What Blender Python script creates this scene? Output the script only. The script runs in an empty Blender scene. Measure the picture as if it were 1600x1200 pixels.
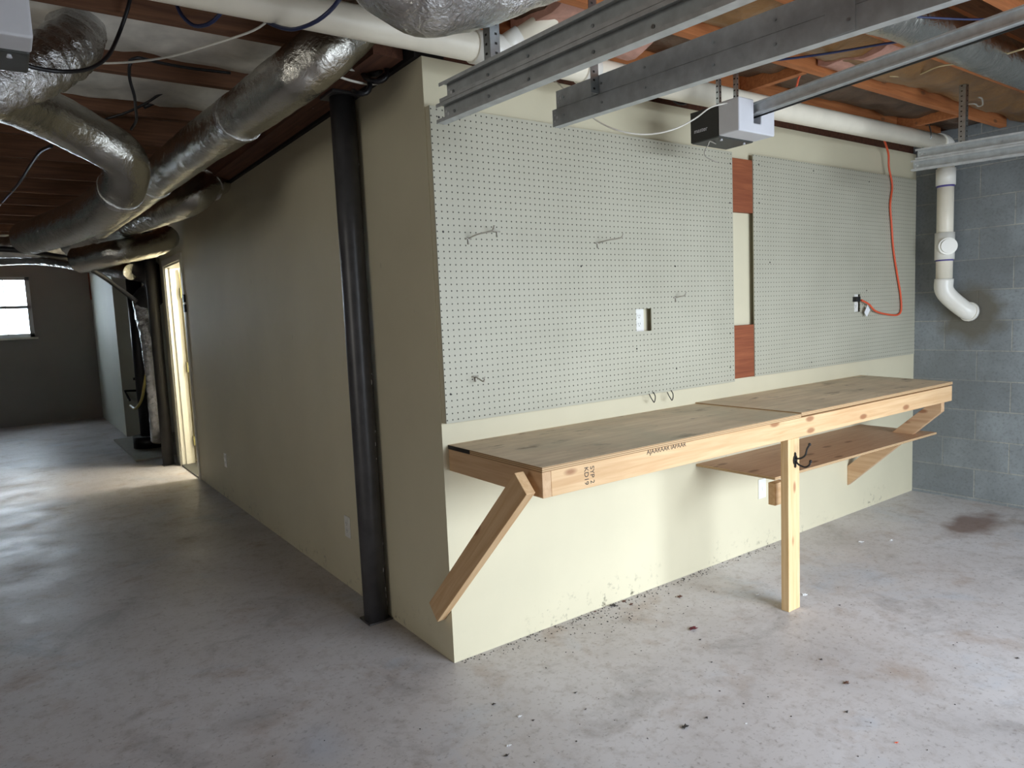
import bpy, bmesh, math, random
from mathutils import Vector, Matrix, noise
random.seed(7)
S = bpy.context.scene
COL = S.collection
PI = math.pi
IN = .0254

# ------------------------------------------------------------------ camera
CP = Vector((-1.3801, -2.4242, 1.4245)); YAW, PITCH, ROLL, FPX = .6210, -.0999, -.0441, 1098.524
_f = Vector((math.sin(YAW)*math.cos(PITCH), math.cos(YAW)*math.cos(PITCH), math.sin(PITCH)))
_r = Vector((math.cos(YAW), -math.sin(YAW), 0)); _u = _r.cross(_f)
CR = math.cos(ROLL)*_r + math.sin(ROLL)*_u; CU = -math.sin(ROLL)*_r + math.cos(ROLL)*_u; CF = _f
cd = bpy.data.cameras.new('camera'); cd.sensor_width = 36; cd.lens = FPX/1600*36; cd.clip_start = .02
cam = bpy.data.objects.new('camera', cd); COL.objects.link(cam); S.camera = cam
M = Matrix.Identity(4)
for i in range(3):
    M[i][0] = CR[i]; M[i][1] = CU[i]; M[i][2] = -CF[i]; M[i][3] = CP[i]
cam.matrix_world = M

def at(px, py, x=None, y=None, z=None, d=None):
    """world point where the measured photo position meets a plane of the room"""
    v = CR*((px-800)/FPX) + CU*((600-py)/FPX) + CF
    if d is not None: return CP + v*d
    i, w = (0, x) if x is not None else (1, y) if y is not None else (2, z)
    return CP + v*((w-CP[i])/v[i])

# ------------------------------------------------------------------ world, lights, exposure
W = bpy.data.worlds.new('world'); S.world = W; W.use_nodes = True
bg = W.node_tree.nodes['Background']; bg.inputs[0].default_value = (.82, .91, 1, 1); bg.inputs[1].default_value = 2.6
S.view_settings.view_transform = 'Standard'; S.view_settings.look = 'None'
S.view_settings.gamma = 1; S.view_settings.use_curve_mapping = False
S.view_settings.exposure = 0.08
def area(name, loc, rot, sx, sy, power, color, spread=PI):
    l = bpy.data.lights.new(name, 'AREA'); l.shape = 'RECTANGLE'; l.size = sx; l.size_y = sy
    l.energy = power; l.color = color; l.spread = spread
    o = bpy.data.objects.new(name, l); COL.objects.link(o); o.location = loc; o.rotation_euler = rot
    return o
# soft sky light reaching in through the open garage door (opening x .16-2.70, z 0-2.12, wall at y=-3.6)
sky = area('daylight_sky_patch', (1.6, -8.0, 3.0), (0, 0, 0), 5.0, 3.4, 740, (.82, .90, 1))
sky.rotation_euler = (Vector((1.3, -.5, .6))-Vector((1.6, -8.0, 3.0))).to_track_quat('-Z', 'Y').to_euler()
area('daylight_garage_door', (1.43, -3.75, 1.05), (PI/2, 0, 0), 2.4, 2.0, 58, (.81, .90, 1))
# added fill lamp before the windowless west wall, brightens the left side
area('west_fill_light', (-5.45, -1.2, 1.5), (0, -PI/2, 0), 1.3, 2.0, 36, (1, .96, .88))
# daylight through the far window
area('daylight_window', (-1.5, 11.25, 1.86), (-PI/2, 0, 0), .95, .9, 40, (.75, .88, 1))

# ------------------------------------------------------------------ node materials
def lin(c): return tuple((v/12.92 if v <= .04045 else ((v+.055)/1.055)**2.4) for v in c)
def c255(r, g, b): return lin((r/255, g/255, b/255)) + (1,)
class Mat:
    def __init__(s, name, color=(.5,.5,.5,1), rough=.6, metal=0, coords='Object'):
        s.m = bpy.data.materials.new(name); s.m.use_nodes = True; s.t = s.m.node_tree
        s.b = s.t.nodes['Principled BSDF']
        s.b.inputs['Base Color'].default_value = color; s.b.inputs['Roughness'].default_value = rough
        s.b.inputs['Metallic'].default_value = metal
        s.tc = s.t.nodes.new('ShaderNodeTexCoord'); s.co = s.tc.outputs[coords]
    def n(s, kind, **kw):
        x = s.t.nodes.new('ShaderNode'+kind)
        for k, v in kw.items():
            if hasattr(x, k): setattr(x, k, v)
            else: x.inputs[k].default_value = v
        return x
    def l(s, a, b): s.t.links.new(a, b)
    def mapping(s, scale=(1,1,1), loc=(0,0,0), rot=(0,0,0), src=None):
        m = s.n('Mapping'); m.inputs['Scale'].default_value = scale; m.inputs['Location'].default_value = loc; m.inputs['Rotation'].default_value = rot
        s.l(src or s.co, m.inputs['Vector']); return m.outputs[0]
    def noise(s, scale=5, detail=4, rough=.55, vec=None, dist=0):
        x = s.n('TexNoise'); x.inputs['Scale'].default_value = scale; x.inputs['Detail'].default_value = detail
        x.inputs['Roughness'].default_value = rough; x.inputs['Distortion'].default_value = dist
        s.l(vec or s.co, x.inputs['Vector']); return x.outputs['Fac']
    def ramp(s, fac, stops):
        r = s.n('ValToRGB'); e = r.color_ramp.elements
        e[0].position, e[0].color = stops[0]; e[1].position, e[1].color = stops[-1]
        for p, c in stops[1:-1]:
            q = e.new(p); q.color = c
        s.l(fac, r.inputs[0]); return r.outputs[0]
    def mix(s, fac, a, b, mode='MIX'):
        x = s.n('Mix'); x.data_type = 'RGBA'; x.blend_type = mode
        for v, k in ((fac, 0), (a, 6), (b, 7)):
            if hasattr(v, 'is_linked') or hasattr(v, 'links'): s.l(v, x.inputs[k])
            else: x.inputs[k].default_value = v
        return x.outputs[2]
    def math(s, op, a, b=0):
        x = s.n('Math'); x.operation = op
        for v, k in ((a, 0), (b, 1)):
            if isinstance(v, (int, float)): x.inputs[k].default_value = v
            else: s.l(v, x.inputs[k])
        return x.outputs[0]
    def base(s, c): s.l(c, s.b.inputs['Base Color']); return s
    def bump(s, h, strength=.3, dist=.01):
        b = s.n('Bump'); b.inputs['Strength'].default_value = strength; b.inputs['Distance'].default_value = dist
        s.l(h, b.inputs['Height']); s.l(b.outputs[0], s.b.inputs['Normal']); return s
G = lambda v: (v, v, v, 1)

def plain(name, col, rough=.5, metal=0, var=.12, sc=30, bump=0, bd=.004):
    m = Mat(name, col, rough, metal)
    f = m.noise(sc, 5)
    lo = tuple(c*(1-var) for c in col[:3])+(1,); hi = tuple(min(1, c*(1+var)) for c in col[:3])+(1,)
    m.base(m.ramp(f, [(.3, lo), (.7, hi)]))
    if bump: m.bump(f, bump, bd)
    return m.m

def wood(name, lo, hi, axis='X', knots=True, rough=.65, grain=1.0, knotcol=(.16, .07, .03, 1), ks=1.0):
    m = Mat(name, hi, rough)
    sc = {'X': (1.2, 22, 22), 'Y': (22, 1.2, 22), 'Z': (22, 22, 1.2)}[axis]
    v = m.mapping(tuple(q*grain for q in sc))
    f = m.noise(2.2, 6, .6, v, .6)
    c = m.ramp(f, [(.28, lo), (.5, tuple((a+b)/2 for a, b in zip(lo, hi))), (.72, hi)])
    c = m.mix(m.math('MULTIPLY', m.noise(1.6, 3), .35), c, tuple(q*.7 for q in lo[:3])+(1,))
    if knots:
        ksc = {'X': (5, 13, 13), 'Y': (13, 5, 13), 'Z': (13, 13, 5)}[axis]
        vo = m.n('TexVoronoi'); vo.inputs['Scale'].default_value = 1.0*ks
        m.l(m.mapping(tuple(q*1.0 for q in ksc)), vo.inputs['Vector'])
        kf = m.ramp(vo.outputs['Distance'], [(.0, G(1)), (.10, G(.9)), (.17, G(0))])
        c = m.mix(m.math('MULTIPLY', kf, .8), c, knotcol)
    m.base(c); m.bump(f, .15, .002)
    return m.m

# concrete floor
def mk_floor():
    m = Mat('concrete_floor', rough=.5)
    v = m.mapping((1, 1, 1))
    big = m.noise(.9, 6, .6, v, .4)
    mid = m.noise(3.1, 7, .65, v, .3)
    fine = m.noise(48, 4, .7, v)
    c = m.ramp(big, [(.32, c255(172, 168, 168)), (.5, c255(190, 186, 186)), (.68, c255(202, 200, 202))])
    c = m.mix(m.ramp(mid, [(.56, G(0)), (.72, G(.5))]), c, c255(146, 118, 92))
    n2 = m.noise(1.7, 6, .6, m.mapping((1, 1, 1), (7, 3, 0)), .5)
    c = m.mix(m.ramp(n2, [(.58, G(0)), (.72, G(.45))]), c, c255(170, 184, 200))
    n3 = m.noise(2.3, 7, .7, m.mapping((1, 1, 1), (17, -3, 0)), .6)
    c = m.mix(m.ramp(n3, [(.55, G(0)), (.75, G(.6))]), c, c255(106, 102, 100))
    c = m.mix(m.ramp(fine, [(.56, G(0)), (.72, G(.6))]), c, c255(96, 86, 78))
    c = m.mix(m.ramp(m.noise(14, 6, .7), [(.5, G(0)), (.72, G(.45))]), c, c255(138, 126, 118))
    # rusty brown stain near the block wall
    def spot(x, y, rx, ry, rot=0):
        mp = m.mapping((1/rx, 1/ry, .001), rot=(0, 0, 0), loc=(-x/rx, -y/ry, 0))
        g = m.n('TexGradient'); g.gradient_type = 'SPHERICAL'
        dv = m.n('VectorMath'); dv.operation = 'ADD'
        nn = m.n('TexNoise'); nn.inputs['Scale'].default_value = 6; m.l(m.co, nn.inputs['Vector'])
        sv = m.n('VectorMath'); sv.operation = 'MULTIPLY_ADD'; m.l(nn.outputs['Color'], sv.inputs[0]); sv.inputs[1].default_value = (1.1, 1.1, 0); sv.inputs[2].default_value = (-.55, -.55, 0)
        m.l(mp, dv.inputs[0]); m.l(sv.outputs[0], dv.inputs[1]); m.l(dv.outputs[0], g.inputs[0])
        return g.outputs['Fac']
    s1 = at(1522, 818, z=0)
    c = m.mix(m.ramp(spot(s1.x, s1.y, .42, .16), [(.05, G(0)), (.6, G(.75))]), c, c255(104, 70, 50))
    s3 = at(500, 1160, z=0)
    c = m.mix(m.ramp(spot(s3.x, s3.y, .12, .2), [(.05, G(0)), (.9, G(.3))]), c, c255(176, 192, 214))
    s4 = at(390, 1120, z=0)
    c = m.mix(m.ramp(spot(s4.x, s4.y, .25, .12), [(.05, G(0)), (.9, G(.35))]), c, c255(124, 122, 122))
    m.base(c)
    r = m.ramp(mid, [(.3, G(.34)), (.7, G(.55))]); m.l(r, m.b.inputs['Roughness'])
    m.b.inputs['Specular IOR Level'].default_value = .45
    h = m.math('ADD', m.math('MULTIPLY', fine, .5), m.noise(7, 5))
    m.bump(h, .12, .006)
    return m.m

def mk_drywall(name, col, stain=True, var=.05):
    m = Mat(name, col, .6)
    f = m.noise(1.5, 5)
    lo = tuple(c*(1-var) for c in col[:3])+(1,); hi = tuple(min(1, c*(1+var)) for c in col[:3])+(1,)
    c = m.ramp(f, [(.3, lo), (.7, hi)])
    if stain:   # scuffs and mildew specks near the floor
        sx = m.n('SeparateXYZ'); m.l(m.co, sx.inputs[0])
        low = m.ramp(sx.outputs['Z'], [(0.0, G(1)), (.16, G(0))])
        sp = m.ramp(m.noise(22, 6, .7), [(.56, G(0)), (.66, G(1))])
        pt = m.ramp(m.noise(1.7, 3), [(.45, G(0)), (.6, G(1))])
        c = m.mix(m.math('MULTIPLY', m.math('MULTIPLY', low, sp), pt), c, c255(88, 84, 66))
        dot = m.ramp(m.noise(16, 2, .5, m.mapping((1, 1, .5), (3, 1, 2))), [(.74, G(0)), (.78, G(.6))])
        c = m.mix(dot, c, tuple(q*.75 for q in col[:3])+(1,))
    m.base(c); m.bump(m.noise(160, 3), .05, .002)
    return m.m

def mk_block():
    m = Mat('grey_block', rough=.85)
    sx = m.n('SeparateXYZ'); m.l(m.co, sx.inputs[0])
    cx = m.n('CombineXYZ'); m.l(m.math('ADD', sx.outputs['Y'], .203+8*.406), cx.inputs[0]); m.l(m.math('ADD', sx.outputs['Z'], -.02+2*.2033), cx.inputs[1])
    b = m.n('TexBrick'); b.offset = .5; b.offset_frequency = 2
    m.l(cx.outputs[0], b.inputs['Vector'])
    b.inputs['Scale'].default_value = 1; b.inputs['Brick Width'].default_value = .406; b.inputs['Row Height'].default_value = .2033
    b.inputs['Mortar Size'].default_value = .0045; b.inputs['Mortar Smooth'].default_value = .3; b.inputs['Bias'].default_value = 0
    b.inputs['Color1'].default_value = c255(132, 139, 143); b.inputs['Color2'].default_value = c255(152, 160, 164); b.inputs['Mortar'].default_value = c255(178, 179, 172)
    big = m.noise(2.1, 5, .6)
    c = m.mix(m.ramp(big, [(.4, G(0)), (.62, G(.7))]), b.outputs['Color'], c255(114, 119, 120))
    c = m.mix(m.ramp(m.noise(60, 4), [(.5, G(0)), (.75, G(.5))]), c, c255(100, 104, 106))
    # mortar patch around the drain pipe
    p = at(1517, 490, x=3.93)
    mp = m.mapping((.001, 1/.30, 1/.27), loc=(0, -p.y/.30, -p.z/.27))
    g = m.n('TexGradient'); g.gradient_type = 'SPHERICAL'
    nn = m.n('TexNoise'); nn.inputs['Scale'].default_value = 7; m.l(m.co, nn.inputs['Vector'])
    sv = m.n('VectorMath'); sv.operation = 'MULTIPLY_ADD'; m.l(nn.outputs['Color'], sv.inputs[0]); sv.inputs[1].default_value = (0, .8, .8); sv.inputs[2].default_value = (0, -.4, -.4)
    dv = m.n('VectorMath'); dv.operation = 'ADD'; m.l(mp, dv.inputs[0]); m.l(sv.outputs[0], dv.inputs[1]); m.l(dv.outputs[0], g.inputs[0])
    c = m.mix(m.ramp(g.outputs['Fac'], [(.15, G(0)), (.55, G(.9))]), c, c255(104, 100, 88))
    m.base(c)
    m.bump(m.math('ADD', m.math('MULTIPLY', b.outputs['Fac'], -1.0), m.math('MULTIPLY', m.noise(90, 4), .35)), .5, .006)
    return m.m

def mk_peg():
    m = Mat('pegboard_face', rough=.5)
    sx = m.n('SeparateXYZ'); m.l(m.co, sx.inputs[0])
    def fr(o, off): return m.math('SUBTRACT', m.math('FRACT', m.math('DIVIDE', m.math('ADD', o, off), IN)), .5)
    a = fr(sx.outputs['X'], .0127+IN*400-.004); b = fr(sx.outputs['Z'], IN*400)
    d = m.math('SQRT', m.math('ADD', m.math('MULTIPLY', a, a), m.math('MULTIPLY', b, b)))
    hole = m.ramp(d, [(.095, G(1)), (.135, G(0))])
    base = m.ramp(m.noise(2.2, 4), [(.3, c255(174, 172, 155)), (.7, c255(184, 182, 165))])
    m.base(m.mix(hole, base, c255(46, 42, 34)))
    m.bump(m.math('MULTIPLY', hole, -1), .5, .003)
    return m.m

def mk_foil(name, tint=(.78, .77, .74, 1), rough=.24, scl=(1, 1, 1), bs=.55):
    m = Mat(name, tint, rough, 1.0)
    v = m.mapping(scl)
    a = m.noise(9, 7, .62, v, .8); b = m.noise(38, 5, .6, v, 1.2)
    h = m.math('ADD', a, m.math('MULTIPLY', b, .35))
    m.bump(h, bs, .03)
    m.l(m.ramp(m.noise(5, 4), [(.3, G(rough*.75)), (.7, G(rough*1.6))]), m.b.inputs['Roughness'])
    m.base(m.ramp(m.noise(3, 4), [(.3, tuple(q*.78 for q in tint[:3])+(1,)), (.7, tint)]))
    return m.m

MT = dict(
    floor=mk_floor(),
    cream=mk_drywall('cream_drywall', c255(212, 205, 178)),
    grey_wall=mk_drywall('grey_drywall', c255(150, 146, 140), stain=False),
    white_wall=mk_drywall('white_drywall', c255(196, 200, 188), stain=False),
    block=mk_block(), peg=mk_peg(),
    trim=plain('white_trim', c255(226, 224, 212), .4, var=.03),
    door=plain('cream_door_paint', c255(232, 226, 206), .35, var=.03),
    vinyl=plain('white_vinyl', c255(222, 228, 232), .35, var=.02),
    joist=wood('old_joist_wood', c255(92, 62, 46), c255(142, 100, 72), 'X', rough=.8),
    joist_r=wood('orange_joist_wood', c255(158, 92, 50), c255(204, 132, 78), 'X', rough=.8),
    girder=wood('girder_wood', c255(78, 48, 36), c255(118, 76, 54), 'Y', rough=.85),
    subfloor=wood('subfloor_wood', c255(110, 74, 48), c255(150, 106, 70), 'X', rough=.85),
    pineX=wood('pine_x', c255(206, 164, 118), c255(232, 200, 156), 'X', knotcol=c255(140, 84, 50), ks=.8),
    pineY=wood('pine_y', c255(196, 156, 118), c255(222, 190, 150), 'Y', knotcol=c255(140, 84, 50), ks=.8),
    pineZ=wood('pine_z', c255(210, 172, 120), c255(236, 208, 164), 'Z', knotcol=c255(150, 90, 56), ks=.9),
    red=wood('red_brown_board', c255(126, 64, 38), c255(168, 98, 62), 'X', rough=.6, knots=False),
    lauan=wood('lauan_ply', c255(176, 136, 104), c255(204, 168, 136), 'X', rough=.5, grain=1.4, ks=.7),
    pvc=plain('pvc_pipe', c255(246, 240, 222), .35, var=.05, sc=8),
    pvc_new=plain('pvc_fitting', c255(246, 245, 236), .3, var=.03, sc=8),
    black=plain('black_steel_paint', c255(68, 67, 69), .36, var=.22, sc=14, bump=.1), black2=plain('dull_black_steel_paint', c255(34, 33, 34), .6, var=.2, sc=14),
    blackp=plain('black_plastic', c255(22, 22, 24), .45, var=.2),
    dark=plain('dark_grey_plastic', c255(62, 64, 62), .5, var=.08),
    darkside=plain('charcoal_side', c255(34, 33, 33), .5, var=.1),
    diff=plain('white_lamp_cover', c255(214, 216, 222), .45, var=.02),
    galv=plain('galvanised_steel', c255(196, 201, 202), .42, .3, var=.14, sc=26, bump=.05),
    galv_b=plain('bright_galvanised_steel', c255(186, 194, 198), .3, 1, var=.14, sc=40, bump=.05),
    steel=plain('zinc_wire', c255(176, 172, 162), .35, .2, var=.05),
    foil=mk_foil('foil_duct', (.66, .65, .60, 1), .16, (1, 1, 1), .33), foil2=mk_foil('crinkled_foil', (.76, .76, .76, 1), .15, (1.6, 1.6, 1.6), .5),
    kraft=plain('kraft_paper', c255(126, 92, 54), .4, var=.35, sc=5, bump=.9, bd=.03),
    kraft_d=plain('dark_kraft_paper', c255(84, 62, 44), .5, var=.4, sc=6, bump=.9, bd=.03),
    white_ins=plain('white_insulation_facing', c255(222, 218, 208), .7, var=.3, sc=5, bump=.6),
    pink=plain('pink_fibreglass', c255(196, 150, 134), .9, var=.2, sc=20, bump=.9),
    outlet=plain('white_outlet_plastic', c255(232, 232, 226), .35, var=.02),
    slot=plain('outlet_slot', c255(40, 38, 36), .6, var=.05),
    wire_w=plain('white_cable', c255(222, 220, 210), .4, var=.04),
    wire_k=plain('black_cable', c255(24, 24, 28), .4, var=.1),
    wire_b=plain('blue_cable', c255(44, 54, 92), .4, var=.1),
    wire_y=plain('yellow_hose', c255(190, 176, 96), .4, var=.06),
    wire_t=plain('tan_cable', c255(190, 172, 132), .5, var=.06),
    orange=plain('orange_cord', c255(226, 92, 56), .4, var=.06),
    ink=plain('black_ink', c255(40, 36, 34), .6, var=.05),
    purple=plain('purple_primer', c255(92, 84, 150), .5, var=.1),
    leaf_r=plain('red_leaf', c255(92, 26, 34), .6, var=.2), leaf_b=plain('brown_leaf', c255(88, 58, 44), .7, var=.2),
    grit=plain('dark_grit', c255(54, 50, 48), .8, var=.2),
    paper=plain('white_paper', c255(230, 232, 234), .7, var=.03),
    brass=plain('brass_hinge', c255(130, 126, 84), .45, .3, var=.1),
    pad=plain('pale_concrete_pad', c255(150, 146, 134), .8, var=.1),
    grass=plain('driveway_concrete', c255(150, 148, 142), .9, var=.1),
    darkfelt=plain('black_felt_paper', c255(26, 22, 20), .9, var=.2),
    ceilpanel=plain('garage_door_panel', c255(206, 206, 200), .45, var=.02),
)
def mk_ply():
    m = Mat('stained_plywood', rough=.55)
    v = m.mapping((1.2, 14, 14)); f = m.noise(2.4, 6, .6, v, .5)
    c = m.ramp(f, [(.3, c255(206, 182, 152)), (.7, c255(232, 212, 182))])
    c = m.mix(m.ramp(m.noise(2.6, 6, .6), [(.42, G(0)), (.66, G(.65))]), c, c255(176, 158, 132))
    c = m.mix(m.ramp(m.noise(5, 5, .6, m.mapping((1, 2.2, 1), (4, 2, 0))), [(.60, G(0)), (.70, G(.75))]), c, c255(112, 88, 64))
    c = m.mix(m.ramp(m.noise(1.4, 4, .6, m.mapping((1, 1, 1), (9, 2, 0))), [(.5, G(0)), (.7, G(.5))]), c, c255(190, 184, 158))
    m.base(c); m.bump(f, .12, .002); return m.m
MT['ply'] = mk_ply()
def mk_ply_edge():
    m = Mat('plywood_edge', rough=.7)
    sx = m.n('SeparateXYZ'); m.l(m.co, sx.inputs[0])
    w = m.math('FRACT', m.math('MULTIPLY', sx.outputs['Z'], 1/.0065))
    m.base(m.ramp(w, [(.35, c255(214, 186, 144)), (.5, c255(150, 116, 80))])); return m.m
MT['ply_edge'] = mk_ply_edge()
def mk_glass():
    m = Mat('window_glass', (1, 1, 1, 1), .02); m.b.inputs['Transmission Weight'].default_value = 1; m.b.inputs['IOR'].default_value = 1.02
    return m.m
MT['glass'] = mk_glass()

# ------------------------------------------------------------------ mesh helpers
def link(name, bm, mat, parent=None, smooth=False, mats=None):
    me = bpy.data.meshes.new(name); bm.normal_update(); bm.to_mesh(me); bm.free()
    for x in (mats or [mat]): me.materials.append(MT[x] if isinstance(x, str) else x)
    if smooth:
        for p in me.polygons: p.use_smooth = True
    o = bpy.data.objects.new(name, me); COL.objects.link(o)
    if parent: o.parent = parent
    return o
def box(bm, a, b, mi=0):
    x0, y0, z0 = (min(a[i], b[i]) for i in range(3)); x1, y1, z1 = (max(a[i], b[i]) for i in range(3))
    v = [bm.verts.new(p) for p in ((x0,y0,z0),(x1,y0,z0),(x1,y1,z0),(x0,y1,z0),(x0,y0,z1),(x1,y0,z1),(x1,y1,z1),(x0,y1,z1))]
    for f in ((3,2,1,0),(4,5,6,7),(0,1,5,4),(1,2,6,5),(2,3,7,6),(3,0,4,7)):
        q = bm.faces.new([v[i] for i in f]); q.material_index = mi
    return v
def bevel(bm, w, seg=2):
    bmesh.ops.bevel(bm, geom=list(bm.edges), offset=w, segments=seg, affect='EDGES', profile=.5)
def B(name, a, b, mat, parent=None, bev=0, seg=2, **k):
    bm = bmesh.new(); box(bm, a, b)
    if bev: bevel(bm, bev, seg)
    return link(name, bm, mat, parent, **k)
def prism(bm, pts, d0, d1, fn, mi=0):
    """extrude 2D polygon pts between d0, d1; fn(u, v, d) -> xyz"""
    n = len(pts); a = [bm.verts.new(fn(u, v, d0)) for u, v in pts]; b = [bm.verts.new(fn(u, v, d1)) for u, v in pts]
    fs = [bm.faces.new(a), bm.faces.new(b[::-1])]
    for i in range(n): fs.append(bm.faces.new((a[i], b[i], b[(i+1) % n], a[(i+1) % n])))
    for f in fs: f.material_index = mi
def fixn(bm): bmesh.ops.recalc_face_normals(bm, faces=list(bm.faces))
def spline(P, step=.03):
    P = [Vector(p) for p in P]; out = []
    if len(P) == 2: Q = [P[0], *P, P[1]]
    else: Q = [P[0]*2-P[1]] + P + [P[-1]*2-P[-2]]
    for i in range(1, len(Q)-2):
        p0, p1, p2, p3 = Q[i-1:i+3]; n = max(2, int((p2-p1).length/step))
        for k in range(n):
            t = k/n
            out.append(.5*((2*p1)+(p2-p0)*t+(2*p0-5*p1+4*p2-p3)*t*t+(3*p1-p0-3*p2+p3)*t**3))
    out.append(P[-1]); return out
def sweep(bm, path, rad, seg=12, cap=True, rf=None, mi=0):
    """tube along path; rad number or function(t, s); rf(t_len, angle, pos)->radius factor"""
    n = len(path); T = []
    for i in range(n):
        a = path[max(0, i-1)]; b = path[min(n-1, i+1)]; T.append((b-a).normalized())
    up = Vector((0, 0, 1)) if abs(T[0].z) < .9 else Vector((0, 1, 0))
    N = (up - T[0]*up.dot(T[0])).normalized(); rings = []; s = 0
    for i in range(n):
        if i: s += (path[i]-path[i-1]).length; N = (N - T[i]*N.dot(T[i])).normalized()
        Bn = T[i].cross(N); ring = []
        for k in range(seg):
            th = 2*PI*k/seg; r = rad(i/(n-1), s) if callable(rad) else rad
            if rf: r *= rf(s, th, path[i])
            ring.append(bm.verts.new(path[i]+(N*math.cos(th)+Bn*math.sin(th))*r))
        rings.append(ring)
    for a, b in zip(rings, rings[1:]):
        for k in range(seg):
            f = bm.faces.new((a[k], a[(k+1) % seg], b[(k+1) % seg], b[k])); f.smooth = True; f.material_index = mi
    if cap:
        for r in (rings[0][::-1], rings[-1]):
            f = bm.faces.new(r); f.material_index = mi
    return rings
def tube(name, P, r, mat, parent=None, seg=10, step=.03, straight=False, **k):
    bm = bmesh.new(); sweep(bm, [Vector(p) for p in P] if straight else spline(P, step), r, seg, **k); fixn(bm)
    return link(name, bm, mat, parent)
def empty(name, loc=(0,0,0)):
    o = bpy.data.objects.new(name, None); COL.objects.link(o); o.location = loc; o.empty_display_size = .1
    return o
def tag(o, label, cat, group=None, kind=None):
    o['label'] = label; o['category'] = cat
    if group: o['group'] = group
    if kind: o['kind'] = kind
    return o
def struct(o): o['kind'] = 'structure'; return o
def keep(o, parent):
    """parent without moving (root empties are unrotated)"""
    o.parent = parent; o.matrix_parent_inverse = Matrix.Translation(-parent.location); return o
def sub(o, part):
    o.parent = part; return o
def sub2(o, part):
    o.matrix_parent_inverse = Matrix.Identity(4); o.parent = part; return o
def text_obj(name, body, size, mat, loc, xdir, ydir, parent=None, ext=.0003):
    cu = bpy.data.curves.new(name, 'FONT'); cu.body = body; cu.size = size; cu.extrude = ext; cu.align_x = 'CENTER'; cu.align_y = 'CENTER'
    t = bpy.data.objects.new(name+'_tmp', cu); COL.objects.link(t)
    dg = bpy.context.evaluated_depsgraph_get(); dg.update()
    me = bpy.data.meshes.new_from_object(t.evaluated_get(dg)); bpy.data.objects.remove(t); bpy.data.curves.remove(cu)
    me.name = name; me.materials.clear(); me.materials.append(MT[mat])
    X = Vector(xdir).normalized(); Y = Vector(ydir).normalized(); Z = X.cross(Y)
    m = Matrix((X, Y, Z)).transposed().to_4x4(); m.translation = Vector(loc); me.transform(m)
    o = bpy.data.objects.new(name, me); COL.objects.link(o)
    if parent: keep(o, parent)
    return o

# ================================================================== THE SETTING
L = 3.93; H = 2.41; ZJ = 2.47; ZS = 2.71; YD = -3.6; YF = 11.05; XW = -5.6
struct(B('floor', (XW-.2, YD-.2, -.12), (L+.2, YF+.2, 0), 'floor'))
struct(B('floor_driveway', (-9, -14, -.14), (9, YD-.2, -.02), 'grass'))
struct(B('ceiling', (XW-.2, YD-.2, ZS), (L+.2, YF+.2, ZS+.03), 'subfloor'))
struct(B('wall_front', (0, 0, 0), (L, .11, H), 'cream'))
# left face of the boxed room, with the doorway
DY0, DY1, DH = 4.64, 5.46, 2.05
bm = bmesh.new()
box(bm, (0, .11, 0), (.11, DY0, H)); box(bm, (0, DY0, DH), (.11, DY1, H)); box(bm, (0, DY1, 0), (.11, 5.72, H)); box(bm, (.11, 5.61, 0), (2.2, 5.72, H))
struct(link('wall_left', bm, 'cream'))
bm = bmesh.new()
box(bm, (.11, 3.2, 0), (2.2, 3.3, H)); box(bm, (2.2, 3.2, 0), (2.3, 5.72, H)); box(bm, (.11, 3.3, H), (2.2, 5.61, H+.02))
struct(link('wall_inner_room', bm, 'trim'))
struct(B('wall_right', (L, YD, 0), (L+.2, YF, 2.53), 'block'))
struct(B('wall_right_upper', (L+.02, YD, 2.53), (L+.2, YF, ZS), 'girder'))
struct(B('wall_west', (XW-.2, YD, 0), (XW, YF, ZS), 'block'))
# wall with the garage door openings, behind the camera
bm = bmesh.new()
for a, b in (((XW, YD-.2, 0), (-2.86, YD, ZS)), ((-2.86, YD-.2, 2.12), (-.26, YD, ZS)), ((-.26, YD-.2, 0), (.16, YD, ZS)),
             ((.16, YD-.2, 2.12), (2.70, YD, ZS)), ((2.70, YD-.2, 0), (L+.2, YD, ZS))): box(bm, a, b)
struct(link('wall_garage_front', bm, 'block'))
struct(B('door_2', (-2.86, YD-.12, 0), (-.26, YD-.07, 2.12), 'ceilpanel'))
# far wall with window
WX0, WX1, WZ0, WZ1 = -2.0, -.98, 1.385, 2.33
bm = bmesh.new()
for a, b in (((XW, YF, 0), (WX0, YF+.2, ZS)), ((WX1, YF, 0), (L, YF+.2, ZS)), ((WX0, YF, 0), (WX1, YF+.2, WZ0)), ((WX0, YF, WZ1), (WX1, YF+.2, ZS))): box(bm, a, b)
struct(link('wall_far', bm, 'grey_wall'))
struct(B('wall_alcove', (-.16, 8.28, 0), (L, YF, H), 'white_wall'))
struct(B('trim_4', (-.175, YF-.09, 1.95), (-.16, YF, H), 'red'))
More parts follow.
